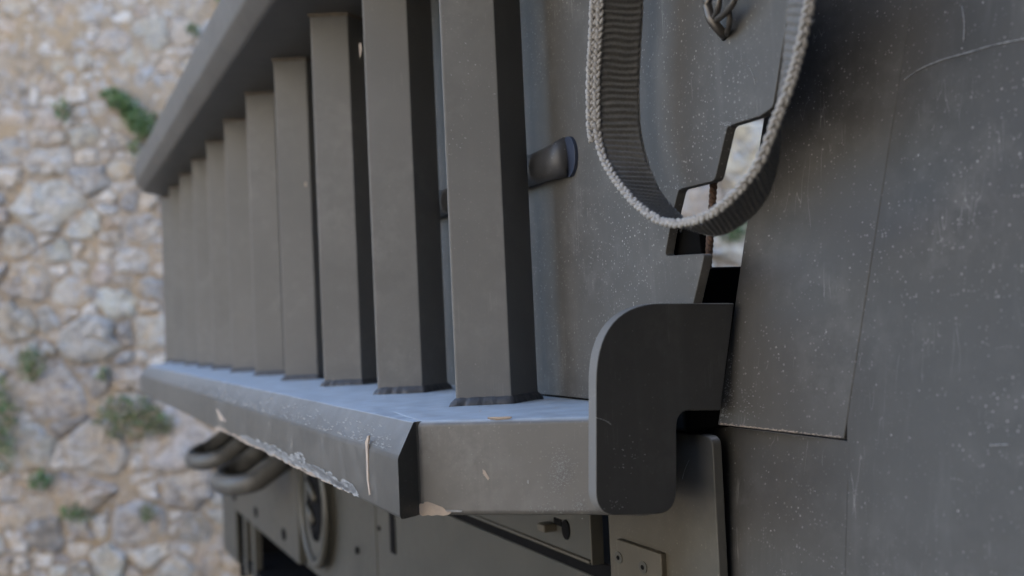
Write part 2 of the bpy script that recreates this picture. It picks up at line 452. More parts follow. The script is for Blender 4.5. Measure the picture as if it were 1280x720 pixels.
# proud skirt plate left of it with lower edge parallel to the row
zs_ = pn(742, 707, .452)[2]
ar_ = pn(742, 700, .452)[1]
sk_ = [(ar_, -.10), (ar_, zs_), (1.75, zs_), (1.75, -.10)]
plate_n('skirt_plate', sk_, .450, .4640, LOWER, root, .0015)
tube('skirt_bead', [L((.4495, ar_ + .002, zs_ + .003)), L((.4495, 1.74, zs_ + .003))], .0022, LOWER, root, 8)
z2 = zs_ - .012
# left-hand lower front panel with intake opening
ip = pn(391, 715, NB); ia0, ia1, iz = 1.885, 2.80, -.465
seam = pn(472, 690, NB)[1]
P = [(seam + .006, -.10), (3.02, -.10), (3.02, -.62), (ia1, -.62), (ia1, iz), (ia0, iz), (ia0, -.62), (seam + .006, -.62)]
plate_n('lower_front_panel', P, NB, NB + .010, LOWER, root, .0015)
P = [(.80, z2 - .004), (seam - .006, z2 - .004), (seam - .006, -.62), (.80, -.62)]
plate_n('lower_side_panel', P, NB - .002, NB + .008, LOWER, root, .0015)
P = [(1.2, -.10), (seam - .006, -.10), (seam - .006, z2 + .004), (1.2, z2 + .004)]
plate_n('upper_side_panel', P, NB + .001, NB + .008, LOWER, root, .0010)
# black strip painting the shade in the gap between skirt and lower panel
plate_n('gap_shade', [(.80, z2 + .011), (1.80, z2 + .011), (1.80, z2 - .005), (.80, z2 - .005)], NB - .0005, NB + .004, BLACK, root, .0005)
# intake frame bars and dark interior
box('intake_box', NB + .26, NB + .29, ia0 - .02, ia1 + .02, -.66, iz + .03, BLACK, root, .002)
for a_ in (2.72, 2.60): box('intake_bar', NB + .011, NB + .03, a_, a_ + .035, -.64, iz + .004, LOWER, root, .002)
# mount plate with bolt holes under the tow loops
ma0 = pn(373, 640, .452)[1]; 
P = [(ma0, -.10), (2.92, -.10), (2.92, -.40), (2.86, -.46), (ma0, -.46)]
mount = plate_n('tow_mount_plate', P, .450, .4645, LOWER, root, .002)
for px, py in ((293, 620), (320, 640), (355, 668)):
    c_ = pn(px, py, .450); disc('bolt_hole', c_, .013, .020, .4487, .452, BLACK, root, 14)
for px, py, s_ in ((417, 665, .006), (448, 688, .006), (476, 660, .004)):
    c_ = pn(px, py, NB); disc('rivet', c_, s_, s_ * 1.1, NB - .0040, NB + .001, BLACK, root, 12)
c_ = pn(493, 668, NB)
plate_n('vertical_slot', [(c_[1] - .012, c_[2] - .028), (c_[1] + .012, c_[2] - .028), (c_[1] + .012, c_[2] + .05), (c_[1] - .012, c_[2] + .05)], NB - .0040, NB + .003, BLACK, root, .002)
# round port / lamp ring
rc = pn(394, 632, .452); rr_ = .098
def ring(name, c, R0, r, n, mat, parent, seg=40, squ=1):
    path = [Vector(L((n, c[1] + R0 * math.cos(2 * math.pi * i / seg), c[2] + R0 * math.sin(2 * math.pi * i / seg) * 1.15))) for i in range(seg)]
    V = []; Fc = []; sd_ = 8; cc = Vector(L((n, c[1], c[2])))
    for i, p in enumerate(path):
        u = (p - cc).normalized()
        for k in range(sd_):
            an = 2 * math.pi * k / sd_; V.append(p + u * math.cos(an) * r + Vector((1, 0, 0)) * math.sin(an) * r)
    for i in range(seg):
        j = (i + 1) % seg
        for k in range(sd_):
            k2 = (k + 1) % sd_; Fc.append((i * sd_ + k, j * sd_ + k, j * sd_ + k2, i * sd_ + k2))
    return mesh_obj(name, V, Fc, mat, parent, True)
lamp = disc('round_port', rc, rr_ * 1.15, rr_, .4500, .4665, LOWER, root, 40)
ring('port_rim', rc, rr_ * .95, .008, .4495, LOWER, lamp).parent = lamp
disc('port_recess', (0, rc[1] - .005, rc[2] + .01), .075, .052, .4480, .452, BLACK, lamp, 24)
for ax_, az_, bx_, bz_ in ((.03, .045, -.03, .015), (.035, .0, -.01, -.03)):
    tube('port_louvre', [L((.446, rc[1] + ax_, rc[2] + az_)), L((.445, rc[1] + (ax_ + bx_) / 2, rc[2] + (az_ + bz_) / 2 + .004)), L((.446, rc[1] + bx_, rc[2] + bz_))], .007, LOWER, lamp, 8)
disc('port_screw', (0, rc[1] - .004, rc[2] - .052), .009, .012, .4455, .449, BLACK, lamp, 12)
# tow loops
def tow_loop(px, py, wid, name='tow_loop'):
    c = pn(px, py, .40); z = c[2]; a = c[1]; pts = []
    h = wid / 2
    for s in range(25):
        th = math.pi * s / 24
        pts.append((.385 - math.sin(th) * .055, a - math.cos(th) * h, z - .012 * math.sin(th)))
    pts = [(.455, a - h, z + .045), (.42, a - h, z + .022)] + pts + [(.42, a + h, z + .022), (.455, a + h, z + .045)]
    return tube(name, [L(p) for p in pts], .0205, OLIVE, root, 14, .8)
tow_loop(318, 592, .225); tow_loop(276, 566, .23)
# small block (hinge) on the brown plate
hb = .4622
hx = pxn([(770, 672), (826, 694), (826, 740), (770, 740)], .447)
a1_, a0_ = hx[0][0], hx[1][0]; zt_ = (hx[0][1] + hx[1][1]) / 2
hinge = plate_n('hinge_block', [(a0_, zt_), (a1_, zt_), (a1_, zt_ - .075), (a0_, zt_ - .075)], .447, hb + .001, BROWNISH, root, .0012, 3)
for px, py in ((773.5, 697), (804, 709)):
    c_ = pn(px, py, .447); 
    disc('hinge_screw', c_, .0052, .0062, .4462, .448, LOWER, hinge, 18); disc('screw_socket', c_, .0021, .0026, .4458, .447, BLACK, hinge, 8)
# bolt + hole on the skirt under the bumper
c_ = pn(690, 659, .447); box('latch_bolt', .436, .451, c_[1] - .004, c_[1] + .012, c_[2] - .004, c_[2] + .004, BROWNISH, root, .002)
c_ = pn(708, 662, .450); disc('latch_hole', c_, .0095, .0075, .4485, .452, BLACK, root, 18)
c_ = pn(699, 656, .450); box('latch_slot', .4487, .4515, c_[1] - .006, c_[1] + .010, c_[2] - .001, c_[2] + .006, BLACK, root, .001)
# dark pad and screw head by the lower frame edge
c_ = pn(772, 722, .4622); disc('round_plug', c_, .012, .014, .4575, .463, BLACK, root, 18)

# upper right armour sheet: vertical below, leaning back above
ZBEND = pn(1055, 549, NR)[2]
TILT = .16
tn = (en - Vector((0, 0, TILT))).normalized(); tp0 = CAM + en * NR + Vector((0, 0, ZBEND))
def pt(px, py, off=0): return loc(hit(px, py, tp0 - tn * off, tn))
gapL = pn(893, 531, NR); gapR = pn(1055, 552, NR)
aG, zG0 = gapR[1], gapR[2]
edge_pts = [pn(893, 531, NR), gapR]
z0_, z1_ = edge_pts[0][2], edge_pts[1][2]
bot = -.62
def n_of(z):
    h = z + .34
    return NR - .0034 + (TILT * (h * h / .56 if h < .28 else h - .14) if h > 0 else 0) - TILT * .06
ZN = [bot + (1.9 - bot) * (k / 60) for k in range(61)]
def sheet(name, left_a, zs, right_a, ncol):
    V = []; Fc = []; n_ = ncol + 1
    for z in zs:
        la = left_a(z)
        for j in range(n_): V.append(L((n_of(z), la + (right_a - la) * j / ncol, z)))
    for i in range(len(zs) - 1):
        for j in range(ncol): Fc.append((i * n_ + j, i * n_ + j + 1, (i + 1) * n_ + j + 1, (i + 1) * n_ + j))
    o = mesh_obj(name, V, Fc, SHEET, root, True)
    sm = o.modifiers.new('thickness', 'SOLIDIFY'); sm.thickness = .008; sm.offset = -1 if o.data.polygons[0].normal.x < 0 else 1
    es = o.modifiers.new('split', 'EDGE_SPLIT'); es.split_angle = R(35)
    return o
def ps(px, py):
    n = NR
    for _ in range(30): p = pn(px, py, n); n = n_of(p.z)
    return p
cr0 = ps(1055, 549); cr1 = ps(1140, 0); dc = cr1 - cr0
sheet('side_armour_sheet', lambda z: aG if z <= cr0.z else cr0.y + dc.y * (z - cr0.z) / dc.z, ZN, -3.5, 12)
sheet('lower_side_sheet', lambda z: edge_pts[0][1] + .01, [z for z in ZN if z < z1_ - .012] + [z1_ - .0006], aG + .0004, 4)
# wedge panel between slot and crease, standing slightly proud
Q1 = pn(897, 530, .4585); Q2 = ps(1055, 548.6) - Vector((.001, 0, 0)); Q3 = ps(1140, 0) - Vector((.0004, 0, 0))
Qn = (Q2 - Q1).cross(Q3 - Q1).normalized()
def pq(px, py, off=0):
    d = ray(px, py); dl = Vector((d.dot(en), d.dot(er), d.z)); return dl * ((Q1 + Qn * off).dot(Qn) / dl.dot(Qn))
wp = [pq(897, 531), pq(1055, 548.6), pq(1140, 0), pq(1172, -210), pq(1014, -210), pq(978, 0), pq(930, 300)]
sgn = 1 if Qn.x > 0 else -1
prism3('wedge_armour_panel', [L(p) for p in wp], [L(p + Qn * sgn * .008) for p in wp], SHEET, root, .0010, 2)
# body shell behind the sheets: closes the interior (seen dark through the gaps)
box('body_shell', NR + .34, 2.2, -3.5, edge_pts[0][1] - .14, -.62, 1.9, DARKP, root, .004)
for a_, b_ in ((ia0 - .03, ia0 - .005), (ia1 + .005, ia1 + .03)): box('intake_side', NB + .012, NB + .28, a_, b_, -.66, iz + .03, BLACK, root, .001)
box('intake_floor', NB + .012, NB + .28, ia0 - .03, ia1 + .03, -.62, -.60, BLACK, root, .001)
box('intake_roof', NB + .012, NB + .28, ia0 - .03, ia1 + .03, iz + .012, iz + .03, BLACK, root, .001)
box('lower_shell', NB + .30, 2.2, -1.0, 3.0, -.75, -.13, DARKP, root, .004)
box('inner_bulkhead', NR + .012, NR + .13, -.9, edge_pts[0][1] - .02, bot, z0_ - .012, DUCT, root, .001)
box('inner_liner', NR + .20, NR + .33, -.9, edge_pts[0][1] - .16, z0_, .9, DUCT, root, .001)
# black duct behind the slot
d0 = pn(893, 326, .462); 
box('air_duct', .463, .60, .70, .92, ZB - .03, d0[2], DUCT, root, .002)
d1 = pn(836, 286, .447)
dq = [pn(828, 276, .447), pn(879, 292, .447), pn(884, 330, .447), pn(826, 330, .447)]
plate_n('duct_lip', [(p[1], p[2]) for p in dq], .443, .450, DUCT, root, .001)
box('gap_filler', .436, .50, .63, .95, -.0885, ZB + .014, DUCT, root, .003)
box('hull_light_block', -1.32, 2.2, -3.5, -.95, -.62, 2.0, BLACK, root, .01)  # unseen block added behind the camera to keep light off the slat sides
# wheels (below the frame, carry the body)
for a_ in (-.1, 2.5):
    for n_ in (.75, 2.0):
        prof = [(0, .28), (0, .44), (.03, .49), (.10, .50), (.20, .50), (.27, .49), (.30, .44), (.30, .28)]
        V = []; Fc = []; sg = 36
        for i in range(sg):
            th = 2 * math.pi * i / sg
            for w_, r_ in prof: V.append((n_ - .15 + w_ - ON, a_ - OA + r_ * math.cos(th), .5 + r_ * math.sin(th)))
        for i in range(sg):
            j = (i + 1) % sg
            for k in range(len(prof)): k2 = (k + 1) % len(prof); Fc.append((i * 8 + k, i * 8 + k2, j * 8 + k2, j * 8 + k))
        wh = mesh_obj('tyre', V, Fc, TYRE, root, True)
        V = []; Fc = []
        for w_, r_ in ((.06, .28), (.10, .20), (.10, 0.0), (.24, .0), (.24, .28)):
            for i in range(sg): V.append((n_ - .15 + w_ - ON, a_ - OA + r_ * math.cos(2 * math.pi * i / sg), .5 + r_ * math.sin(2 * math.pi * i / sg)))
        for r_ in range(4):
            for i in range(sg): Fc.append((r_ * sg + i, r_ * sg + (i + 1) % sg, (r_ + 1) * sg + (i + 1) % sg, (r_ + 1) * sg + i))
        mesh_obj('rim', V, Fc, LOWER, wh, True)

# ---- chips and scrapes on the bumper
def on_face(px, py, n=None): n = NF if n is None else n; return pn(px, py, n)
def _old(px, py, n=.2415): return pn(px, py, n)
fo = (-1, 0, 0)
def strip(pts): return [on_face(x, y) for x, y in pts]
def flakes(name, mat, items, seed, nrm=fo, lift=.0006, project=None):
    """small irregular flakes joined in one part; items = (px, py, r px, stretch, slope)"""
    rr = random.Random(seed); V = []; Fc = []; pr = project or on_face; nn = Vector(nrm).normalized()
    for px, py, r, st, sl in items:
        m_ = rr.randint(7, 11); b = len(V); ph = rr.random() * 6
        for k in range(m_):
            th = ph + 2 * math.pi * k / m_; q_ = r * rr.uniform(.45, 1.25)
            dx = math.cos(th) * q_ * st; dy = math.sin(th) * q_ + dx * sl
            V.append(L(pr(px + dx, py + dy) + nn * lift))
        Fc.append(tuple(range(b, b + m_)))
    o = mesh_obj(name, V, Fc, mat, root); o['kind'] = 'stuff'
    return o
rf = random.Random(21); A_, B_ = [], []
_e = proj((NF, 1.3, ZB - .0695)); _sl = (_e[1] - 429) / (_e[0] - 51); print('slope', _sl)
def edge_y(x): return 429 + (x - 51) * _sl            # lower edge of the channel in the photograph
for k in range(120):
    x = 270 + 175 * rf.random(); u = rf.random() ** 1.6; A_.append((x, edge_y(x) - 2.2 - u * 4, rf.uniform(.6, 1.5), rf.uniform(2.0, 4.5), _sl))
for k in range(190):
    x = 300 + 145 * rf.random() ** .7; hgt = 4 + 15 * max(0, noise.noise(Vector((x * .06, 3, 0))) + .35) * min(1, (x - 290) / 70)
    B_.append((x, edge_y(x) - 5 - rf.random() * hgt * 1.15, rf.uniform(1.2, 3.4), rf.uniform(1.2, 2.2), .5))
flakes('primer_chips', CHIP, A_, 1); flakes('scraped_patches', SCRAPE, B_, 2, lift=.0007)
G_ = [(rf.uniform(215, 490),) for _ in range(420)]
flakes('bevel_scuffs', SCRAPE, [(x, 429 + (x - 51) * (.305 - .07 * rf.random() ** 2), rf.uniform(.2, .75), rf.uniform(1.2, 3), .28) for (x,) in G_], 3, lift=.0007)
patch('paint_chip', strip([(457.5, 552), (461, 544), (462, 545), (460.6, 556), (461.6, 600), (464, 618), (462.3, 618), (459.6, 600), (458.6, 570)]), fo, CHIP, 9, sub=4, jit=.02, lift=.0008)
patch('paint_chip', strip([(271, 511), (275, 516), (283, 527), (275, 526)]), fo, CHIP, 10, sub=3, jit=.1, lift=.0008)
# on the end box face
fd = Vector((pB[0] - pA[0], pB[1] - pA[1], 0)).normalized(); fn = Vector((fd.y, -fd.x, 0))
def pf(px, py):
    d = ray(px, py); dl = Vector((d.dot(en), d.dot(er), d.z)); p0 = Vector((pA[0], pA[1], 0)); return dl * (p0.dot(fn) / dl.dot(fn))
endchips = [(CHIP, [(524, 632), (530, 627), (545, 630), (556, 636), (565, 640), (560, 643.5), (540, 644.5), (524, 644)]),
            (CHIP, [(603, 586), (606, 588), (612, 598), (610, 600), (604, 592)]), 
            (SCRAPE, [(556, 637), (578, 638), (576, 640), (558, 640)]), (SCRAPE, [(659, 600), (661, 600), (661, 605), (659, 604)])]
if fn.dot(Vector((0, -1, 0))) < 0: fn = -fn
for i, (mt, pts) in enumerate(endchips): patch('paint_chip', [pf(x, y) for x, y in pts], fn, mt, 40 + i, sub=3, jit=.12, lift=.0004)
patch('paint_chip', [pf(x, y) for x, y in [(610, 522.2), (640, 521.5), (634, 523.5), (622, 524.6), (611, 523.7)]], fn + Vector((0, 0, 1)), CHIP, 60, lift=.0008, jit=.2)

def slat_face(k):
    p0 = Vector((sq[0][0], sq[0][1] + DA * k, 0)); p1 = Vector((sq[1][0], sq[1][1] + DA * k, 0)); d_ = (p1 - p0).normalized(); n_ = Vector((d_.y, -d_.x, 0))
    if n_.y > 0: n_ = -n_
    def f(px, py):
        d = ray(px, py); dl = Vector((d.dot(en), d.dot(er), d.z)); return dl * (p0.dot(n_) / dl.dot(n_))
    return f, n_
rw = random.Random(9)
def scatter(n_, cx, cy, sx, sy, r0=.35, r1=1.0): return [(rw.gauss(cx, sx), rw.gauss(cy, sy), rw.uniform(r0, r1), rw.uniform(.8, 2.2), rw.uniform(-.3, .6)) for _ in range(n_)]
lip = [(x, 530.2 + (x - 897) * .1114 - .3 - abs(rw.gauss(0, 1.0)), rw.uniform(.15, .45), rw.uniform(1.5, 5), .11) for x in [rw.uniform(900, 1052) for _ in range(300)]]
left = [(900 + (528 - y) * .157 + abs(rw.gauss(0, 6)), y, rw.uniform(.3, .9), 1.0, 0) for y in [528 - abs(rw.gauss(0, 40)) for _ in range(110)]]
wq = lambda x, y: pq(x, y) - Vector((.0006, 0, 0))
flakes('edge_wear', SCRAPE, left + scatter(60, 935, 505, 18, 12, .2, .6), 31, project=wq, lift=.0)
flakes('lip_wear', CHIP, lip, 32, project=wq, lift=.0)
gq = lambda x, y: pn(x, y, NM) - Vector((.0006, 0, 0))
flakes('slot_wear', SCRAPE, scatter(26, 908, 156, 6, 1.6, .2, .6) + scatter(16, 847, 234, 5, 1.6, .2, .6) + scatter(20, 930, 147, 10, 1.6, .2, .6), 33, project=lambda x, y: gq(x, y), lift=.0)
eq = lambda x, y: pf(x, y) - Vector((.0006, 0, 0)) - Vector((0, .0006, 0))
flakes('end_scuffs', SCRAPE, scatter(420, 702, 590, 8, 14, .2, .6) + scatter(60, 690, 636, 26, 3, .2, .6) + scatter(50, 612, 560, 35, 22, .2, .55) + scatter(60, 725, 630, 4, 6, .2, .6), 34, project=eq, lift=.0)
bq_ = lambda x, y: pa(x, y, bz) - Vector((0, .0005, 0))
flakes('bracket_scuffs', SCRAPE, scatter(24, 790, 565, 12, 12, .3, .8) + scatter(16, 770, 630, 10, 5, .3, .8), 35, project=bq_, lift=.0)
f_, n_ = slat_face(0)
flakes('slat_scuffs', SCRAPE, scatter(14, 585, 75, 14, 10, .3, 1.1) + scatter(14, 570, 175, 10, 12, .3, 1.0) + scatter(10, 590, 110, 10, 12, .3, .9), 36, project=f_, lift=.0003, nrm=n_)
f_, n_ = slat_face(1)
patch('paint_chip', [f_(x, y) for x, y in [(448.5, 54), (451.5, 54), (452.5, 64), (449.5, 75)]], n_, CHIP, 71, sub=3, jit=.12, lift=.0003)
f_, n_ = slat_face(3)
patch('paint_chip', [f_(x, y) for x, y in [(381, 228), (383, 228), (383, 233), (381, 233)]], n_, CHIP, 72, sub=2, jit=.12, lift=.0003)
def scratch(name, pts, proj, w=.0004, mat=SCRAPE):
    P = resample(catmull([Vector(L(proj(x, y) - Vector((.0004, 0, 0)))) for x, y in pts], 0), 40)[0]
    rr = random.Random(len(pts)); return tube(name, P, [w * rr.uniform(.3, 1.2) for _ in P], mat, root, 5, 1)
scratch('long_scratch', [(1131, 100), (1148, 88), (1175, 76), (1210, 66), (1245, 56), (1290, 47)], ps, .0005)
scratch('scratch', [(1203, 8), (1206, 30), (1205, 52)], ps, .0005)
scratch('scratch', [(1238, 557), (1250, 556), (1262, 556)], ps, .0004)
scratch('scratch', [(935, 80), (941, 92), (945, 106)], lambda x, y: pn(x, y, NM), .0002)
scratch('scratch', [(745, 522), (757, 526), (764, 531)], lambda x, y: pa(x, y, bz) - Vector((-.0004, .0003, 0)), .0003)
scratch('scratch', [(862, 575), (857, 586), (853, 600)], lambda x, y: pn(x, y, .452), .0003)
# ================================================================== STRAP
near = [(757, -130, .056), (753, -60, .056), (750, 0, .056), (747, 60, .056), (745, 110, .056), (746, 160, .056), (752, 192, .056), (763, 215, .056), (778, 236, .056),
        (801, 260, .056), (829, 277, .056), (859, 277.5, .056), (888, 267, .056), (914, 247, .056), (940, 217, .055), (956, 187, .052), (970, 150, .050), (983, 118, .048), (998, 70, .046), (1013, 0, .046), (1024, -60, .046), (1036, -130, .046)]
far = [(803, -130, .020), (803, -60, .020), (802, 0, .020), (799, 60, .020), (797, 110, .020), (799, 160, .020), (806, 195, .020), (813, 216, .020), (824, 240, .020),
       (842, 262, .020), (862, 281, .020), (882, 291, .020), (904, 291, .020), (930, 276, .020), (953, 252, .022), (968, 215, .026), (974, 170, .032), (974.5, 128, .036), (982, 70, .036), (987, 0, .036), (995, -60, .036), (1004, -130, .036)]
def q(px, py, d): return w_of(pn(px, py, NM - d))
def both(n_):
    A = catmull([q(*p) for p in near], 0); B = catmull([q(*p) for p in far], 0)
    mid = [(a + b) / 2 for a, b in zip(A, B)]
    ln = [0]
    for i in range(1, len(mid)): ln.append(ln[-1] + (mid[i] - mid[i - 1]).length)
    oa, ob = [], []; j = 0
    for k in range(n_):
        s = ln[-1] * k / (n_ - 1)
        while j < len(mid) - 2 and ln[j + 1] < s: j += 1
        t = min(max((s - ln[j]) / (ln[j + 1] - ln[j]), 0), 1)
        oa.append(A[j].lerp(A[j + 1], t)); ob.append(B[j].lerp(B[j + 1], t))
    return oa, ob, ln[-1]
def webbing(name, oa, ob, length, off, parent, mat=WEBL, W_=18, thick=.0011, rib=.0048, amp=.0010):
    n_ = len(oa); V = []; Fc = []
    Tn = frames([(a + b) / 2 for a, b in zip(oa, ob)])
    for i in range(n_):
        wd = (ob[i] - oa[i]); nm = Tn[i].cross(wd).normalized(); s = length * i / (n_ - 1)
        for side in (1, -1):
            for k in range(W_ + 1):
                t = k / W_; ph = 2 * math.pi * (s / rib) + 1.6 * noise.noise(Vector((s * 45, t * 2.2, 2)));
                ed = math.sin(math.pi * t) ** .3
                h = thick + amp * (math.sin(ph + .5 * math.sin(6 * t)) * .7 + .5 * math.sin(ph * .5 + math.pi * (k % 2))) * ed + .0004 * noise.noise(Vector((s * 60, t * 3, 5)))
                V.append(oa[i] + wd * t + nm * (side * h + off) )
    M_ = W_ + 1; st = 2 * M_
    for i in range(n_ - 1):
        for k in range(W_):
            Fc.append((i * st + k, i * st + k + 1, (i + 1) * st + k + 1, (i + 1) * st + k))
            Fc.append((i * st + M_ + k, (i + 1) * st + M_ + k, (i + 1) * st + M_ + k + 1, i * st + M_ + k + 1))
        Fc.append((i * st, (i + 1) * st, (i + 1) * st + M_, i * st + M_))
        Fc.append((i * st + W_, i * st + M_ + W_, (i + 1) * st + M_ + W_, (i + 1) * st + W_))
    Fc.append(tuple(list(range(M_)) + list(range(st - 1, M_ - 1, -1))))
    e = (n_ - 1) * st; Fc.append(tuple([e + k for k in range(M_)] + [e + k for k in range(st - 1, M_ - 1, -1)])[::-1])
    return mesh_obj(name, V, Fc, mat, parent, True)
def braid(name, path, parent, r=.0017, rad=.00145, pitch=.0145, strands=3, mat=BRAID):
    T = frames(path); V = []; Fc = []; s = 0; cum = [0]
    for i in range(1, len(path)): cum.append(cum[-1] + (path[i] - path[i - 1]).length)
    for st_ in range(strands):
        pp = []
        for i, p in enumerate(path):
            t = T[i]; u = Vector((0, 1, 0)) - t * t.y; u.normalize(); v = t.cross(u)
            ph = 2 * math.pi * (cum[i] / pitch + st_ / strands) + 1.1 * noise.noise(Vector((cum[i] * 70, st_ * .4, 1)))
            jr = 1 + .3 * noise.noise(Vector((cum[i] * 120, st_ * 5., 7)))
            # flat plait: figure-of-eight weave
            pp.append(p + v * math.sin(ph) * rad * 1.25 * jr + u * math.sin(2 * ph) * rad * .6)
        a, b = tube_data(pp, r, 6, 1, None, True, len(V)); V += a; Fc += b
    return mesh_obj(name, V, Fc, mat, parent, True)
NS = 900
oa, ob, slen = both(NS)
strap = bpy.data.objects.new('webbing_strap', None); C.objects.link(strap); strap.location = oa[NS // 2]
tag(strap, 'pale grey woven strap hanging in a loop over the slotted steel plate', 'strap')
def rel(pts): return [p - strap.location for p in pts]
webbing('webbing', rel(oa), rel(ob), slen, 0, strap)
inn = [a + (b - a).normalized() * .0004 for a, b in zip(oa, ob)]
braid('edge_braid', rel(inn), strap)
inf = [b for b in ob]
braid('edge_braid', rel(inf), strap, r=.0009, rad=.0007, mat=WEBL)  # far braid takes the darker webbing colour to paint its shade
# doubled end of the strap on the left limb
kend = 0
for i, p in enumerate(oa):
    c2 = loc(p)
    if c2[2] < pn(745, 178, NM - .056)[2]: kend = i; break
sh = -(rt * .0042)
oa2 = [p + sh + fw * .001 for p in oa[:kend]]; ob2 = [p + sh for p in ob[:kend]]
webbing('folded_end', rel(oa2), rel(ob2), slen * kend / NS, 0, strap, W_=10)
braid('edge_braid', rel(oa2), strap)
rh = random.Random(5); V = []; Fc = []
for _ in range(150):
    i = rh.randrange(60, NS - 60); p = oa[i] - strap.location; d_ = (rt * rh.uniform(-1, .6) + up * rh.uniform(-1, .6) - fw * rh.uniform(0, 1)).normalized()
    q1 = p + d_ * rh.uniform(.002, .004); q2 = q1 + (d_ + up * rh.uniform(-.8, .8)).normalized() * rh.uniform(.001, .003)
    a, b = tube_data([p, q1, q2], .00011, 3, 1, None, True, len(V)); V += a; Fc += b
lf = mesh_obj('loose_fibres', V, Fc, BRAID, strap); lf['kind'] = 'stuff'
# rail that the strap hangs from (above the frame), part of the vehicle
zt2 = pn(757, -125, NM - .04)[2]
tube('strap_rail', [L((NM - .038, pn(745, -125, NM - .04)[1] + .06, zt2)), L((NM - .038, pn(1040, -125, NM - .04)[1] - .05, pn(1036, -125, NM - .04)[2]))], .006, OLIVE, root, 12)

# ================================================================== HOOK in its hole at the top
hook = bpy.data.objects.new('strap_hook', None); C.objects.link(hook); hook.location = w_of(pn(900, 20, NM - .01))
tag(hook, 'small dark steel hook seated in a hole of the slotted plate beside the strap', 'hook')
HS = plain('worn_steel', (.055, .05, .045), .35, .5, (.09, .08, .07), 80, .0003)
def hk(pts, r, name='hook_wire', mat=HS, sides=10, sq_=1):
    pth = [w_of(pn(x, y, NM - d)) - hook.location for x, y, d in pts]
    return tube(name, resample(catmull(pth, 0), 30)[0], r, mat, hook, sides, sq_)
hk([(885, -70, .012), (884, -20, .013), (885, 10, .013), (890, 26, .012), (900, 38, .007), (904, 43, .001), (905, 45, -.006)], .0034, 'hook_body')
hk([(924, -70, .012), (921, -20, .014), (917, 2, .014), (908, 14, .013), (899, 22, .012), (893, 27, .009)], .0024, 'hook_wire')
hk([(893, 22, .012), (897, 12, .014), (899, -5, .015), (900, -60, .015)], .0022, 'hook_wire')
hk([(911, 12, .010), (912, 26, .008), (909, 40, .004), (906, 44, -.004)], .0020, 'hook_tongue')
c_ = pn(905, 44, NM); disc('hook_hole', c_, .0040, .0034, NM - .0004, NM + .001, BLACK, root, 16)

# ================================================================== ROPE behind the slot
r0, r1 = w_of(pn(893, 215, .449)), w_of(pn(885, 335, .449))
rope = bpy.data.objects.new('cord', None); C.objects.link(rope); rope.location = r1
tag(rope, 'short rust brown twisted cord hanging inside the plate slot', 'cord')
for st_ in range(3):
    pp = []
    for i in range(80):
        s = i / 79; p = r0.lerp(r1, s) - rope.location; ph = 2 * math.pi * (s * 6 + st_ / 3)
        pp.append(p + Vector((math.cos(ph), math.sin(ph), 0)) * .0014)
    tube('cord_strand', pp, .0016, ROPE, rope, 7)

# ================================================================== STONE WALL
YW = 5.0
def wl(px, py): p = hit(px, py, (0, YW, 0), Vector((0, 1, 0))); return (p.x, p.z)
def blotch(t, c, k=1.0):
    g = t.new('ShaderNodeNewGeometry'); p = g.outputs['Position']
    a = t.noise(p, 5.5, 6, .68, .8); b = t.noise(p, 13, 6, .72, 1.0); d = t.noise(p, 9, 7, .75, 1.5)
    c = t.mix(t.ramp(a, [(.50, 0.0), (.64, .62 * k)]), c, (.31, .22, .13))
    c = t.mix(t.ramp(b, [(.52, 0.0), (.64, .70 * k)]), c, (.295, .305, .325))
    c = t.mix(t.ramp(d, [(.33, .75 * k), (.46, 0.0)]), c, (.095, .085, .078))
    return c
def stone_mat():
    t = NT('wall_stone'); co = t.coords((1, 1, 1)); oi = t.new('ShaderNodeObjectInfo')
    at = t.new('ShaderNodeAttribute'); at.attribute_name = 'tint'
    n1 = t.noise(co, 9, 6, .65, .5); n2 = t.noise(co, 28, 5, .7); n3 = t.noise(co, 4, 3)
    c = t.mix(t.ramp(n1, [(.35, 0.0), (.65, .55)]), oi.outputs['Color'], (.28, .26, .235), 'MIX')
    c = t.mix(t.ramp(n2, [(.30, .75), (.47, 0.0)]), c, (.10, .095, .10))
    c = t.mix(t.ramp(n3, [(.52, 0.0), (.70, .6)]), c, (.33, .25, .165))
    c = blotch(t, c)
    n4 = t.noise(co, 12, 7, .78, 1.4)
    c = t.mix(t.ramp(n4, [(.34, .85), (.49, 0.0)]), c, (.13, .115, .105)); c = t.mix(t.ramp(n4, [(.53, 0.0), (.66, .75)]), c, (.36, .335, .30))
    t.link(c, t.b.inputs['Base Color']); t.b.inputs['Roughness'].default_value = .95; t.b.inputs['Specular IOR Level'].default_value = .2
    t.bump(t.math('ADD', n1, t.math('MULTIPLY', n2, .5)), .9, .02); return t.m
STONE = stone_mat()
def mortar_mat():
    t = NT('wall_mortar'); co = t.coords(rand=False); n1 = t.noise(co, 2.2, 6, .6, .3); n2 = t.noise(co, 14, 6, .7)
    c = t.mix(t.ramp(n1, [(.35, 0.0), (.65, 1.0)]), (.25, .188, .125), (.28, .235, .19))
    c = t.mix(t.ramp(n2, [(.33, .75), (.50, 0.0)]), c, (.13, .11, .095)); c = blotch(t, c)
    t.link(c, t.b.inputs['Base Color']); t.b.inputs['Roughness'].default_value = 1; t.b.inputs['Specular IOR Level'].default_value = .1
    t.bump(n2, .9, .03); return t.m
MORTAR = mortar_mat()
wall = bpy.data.objects.new('stone_wall', None); C.objects.link(wall); wall.location = (0, YW, 0)
tag(wall, 'tall rough rubble stone wall with grey and tan stones behind the vehicle', 'wall')
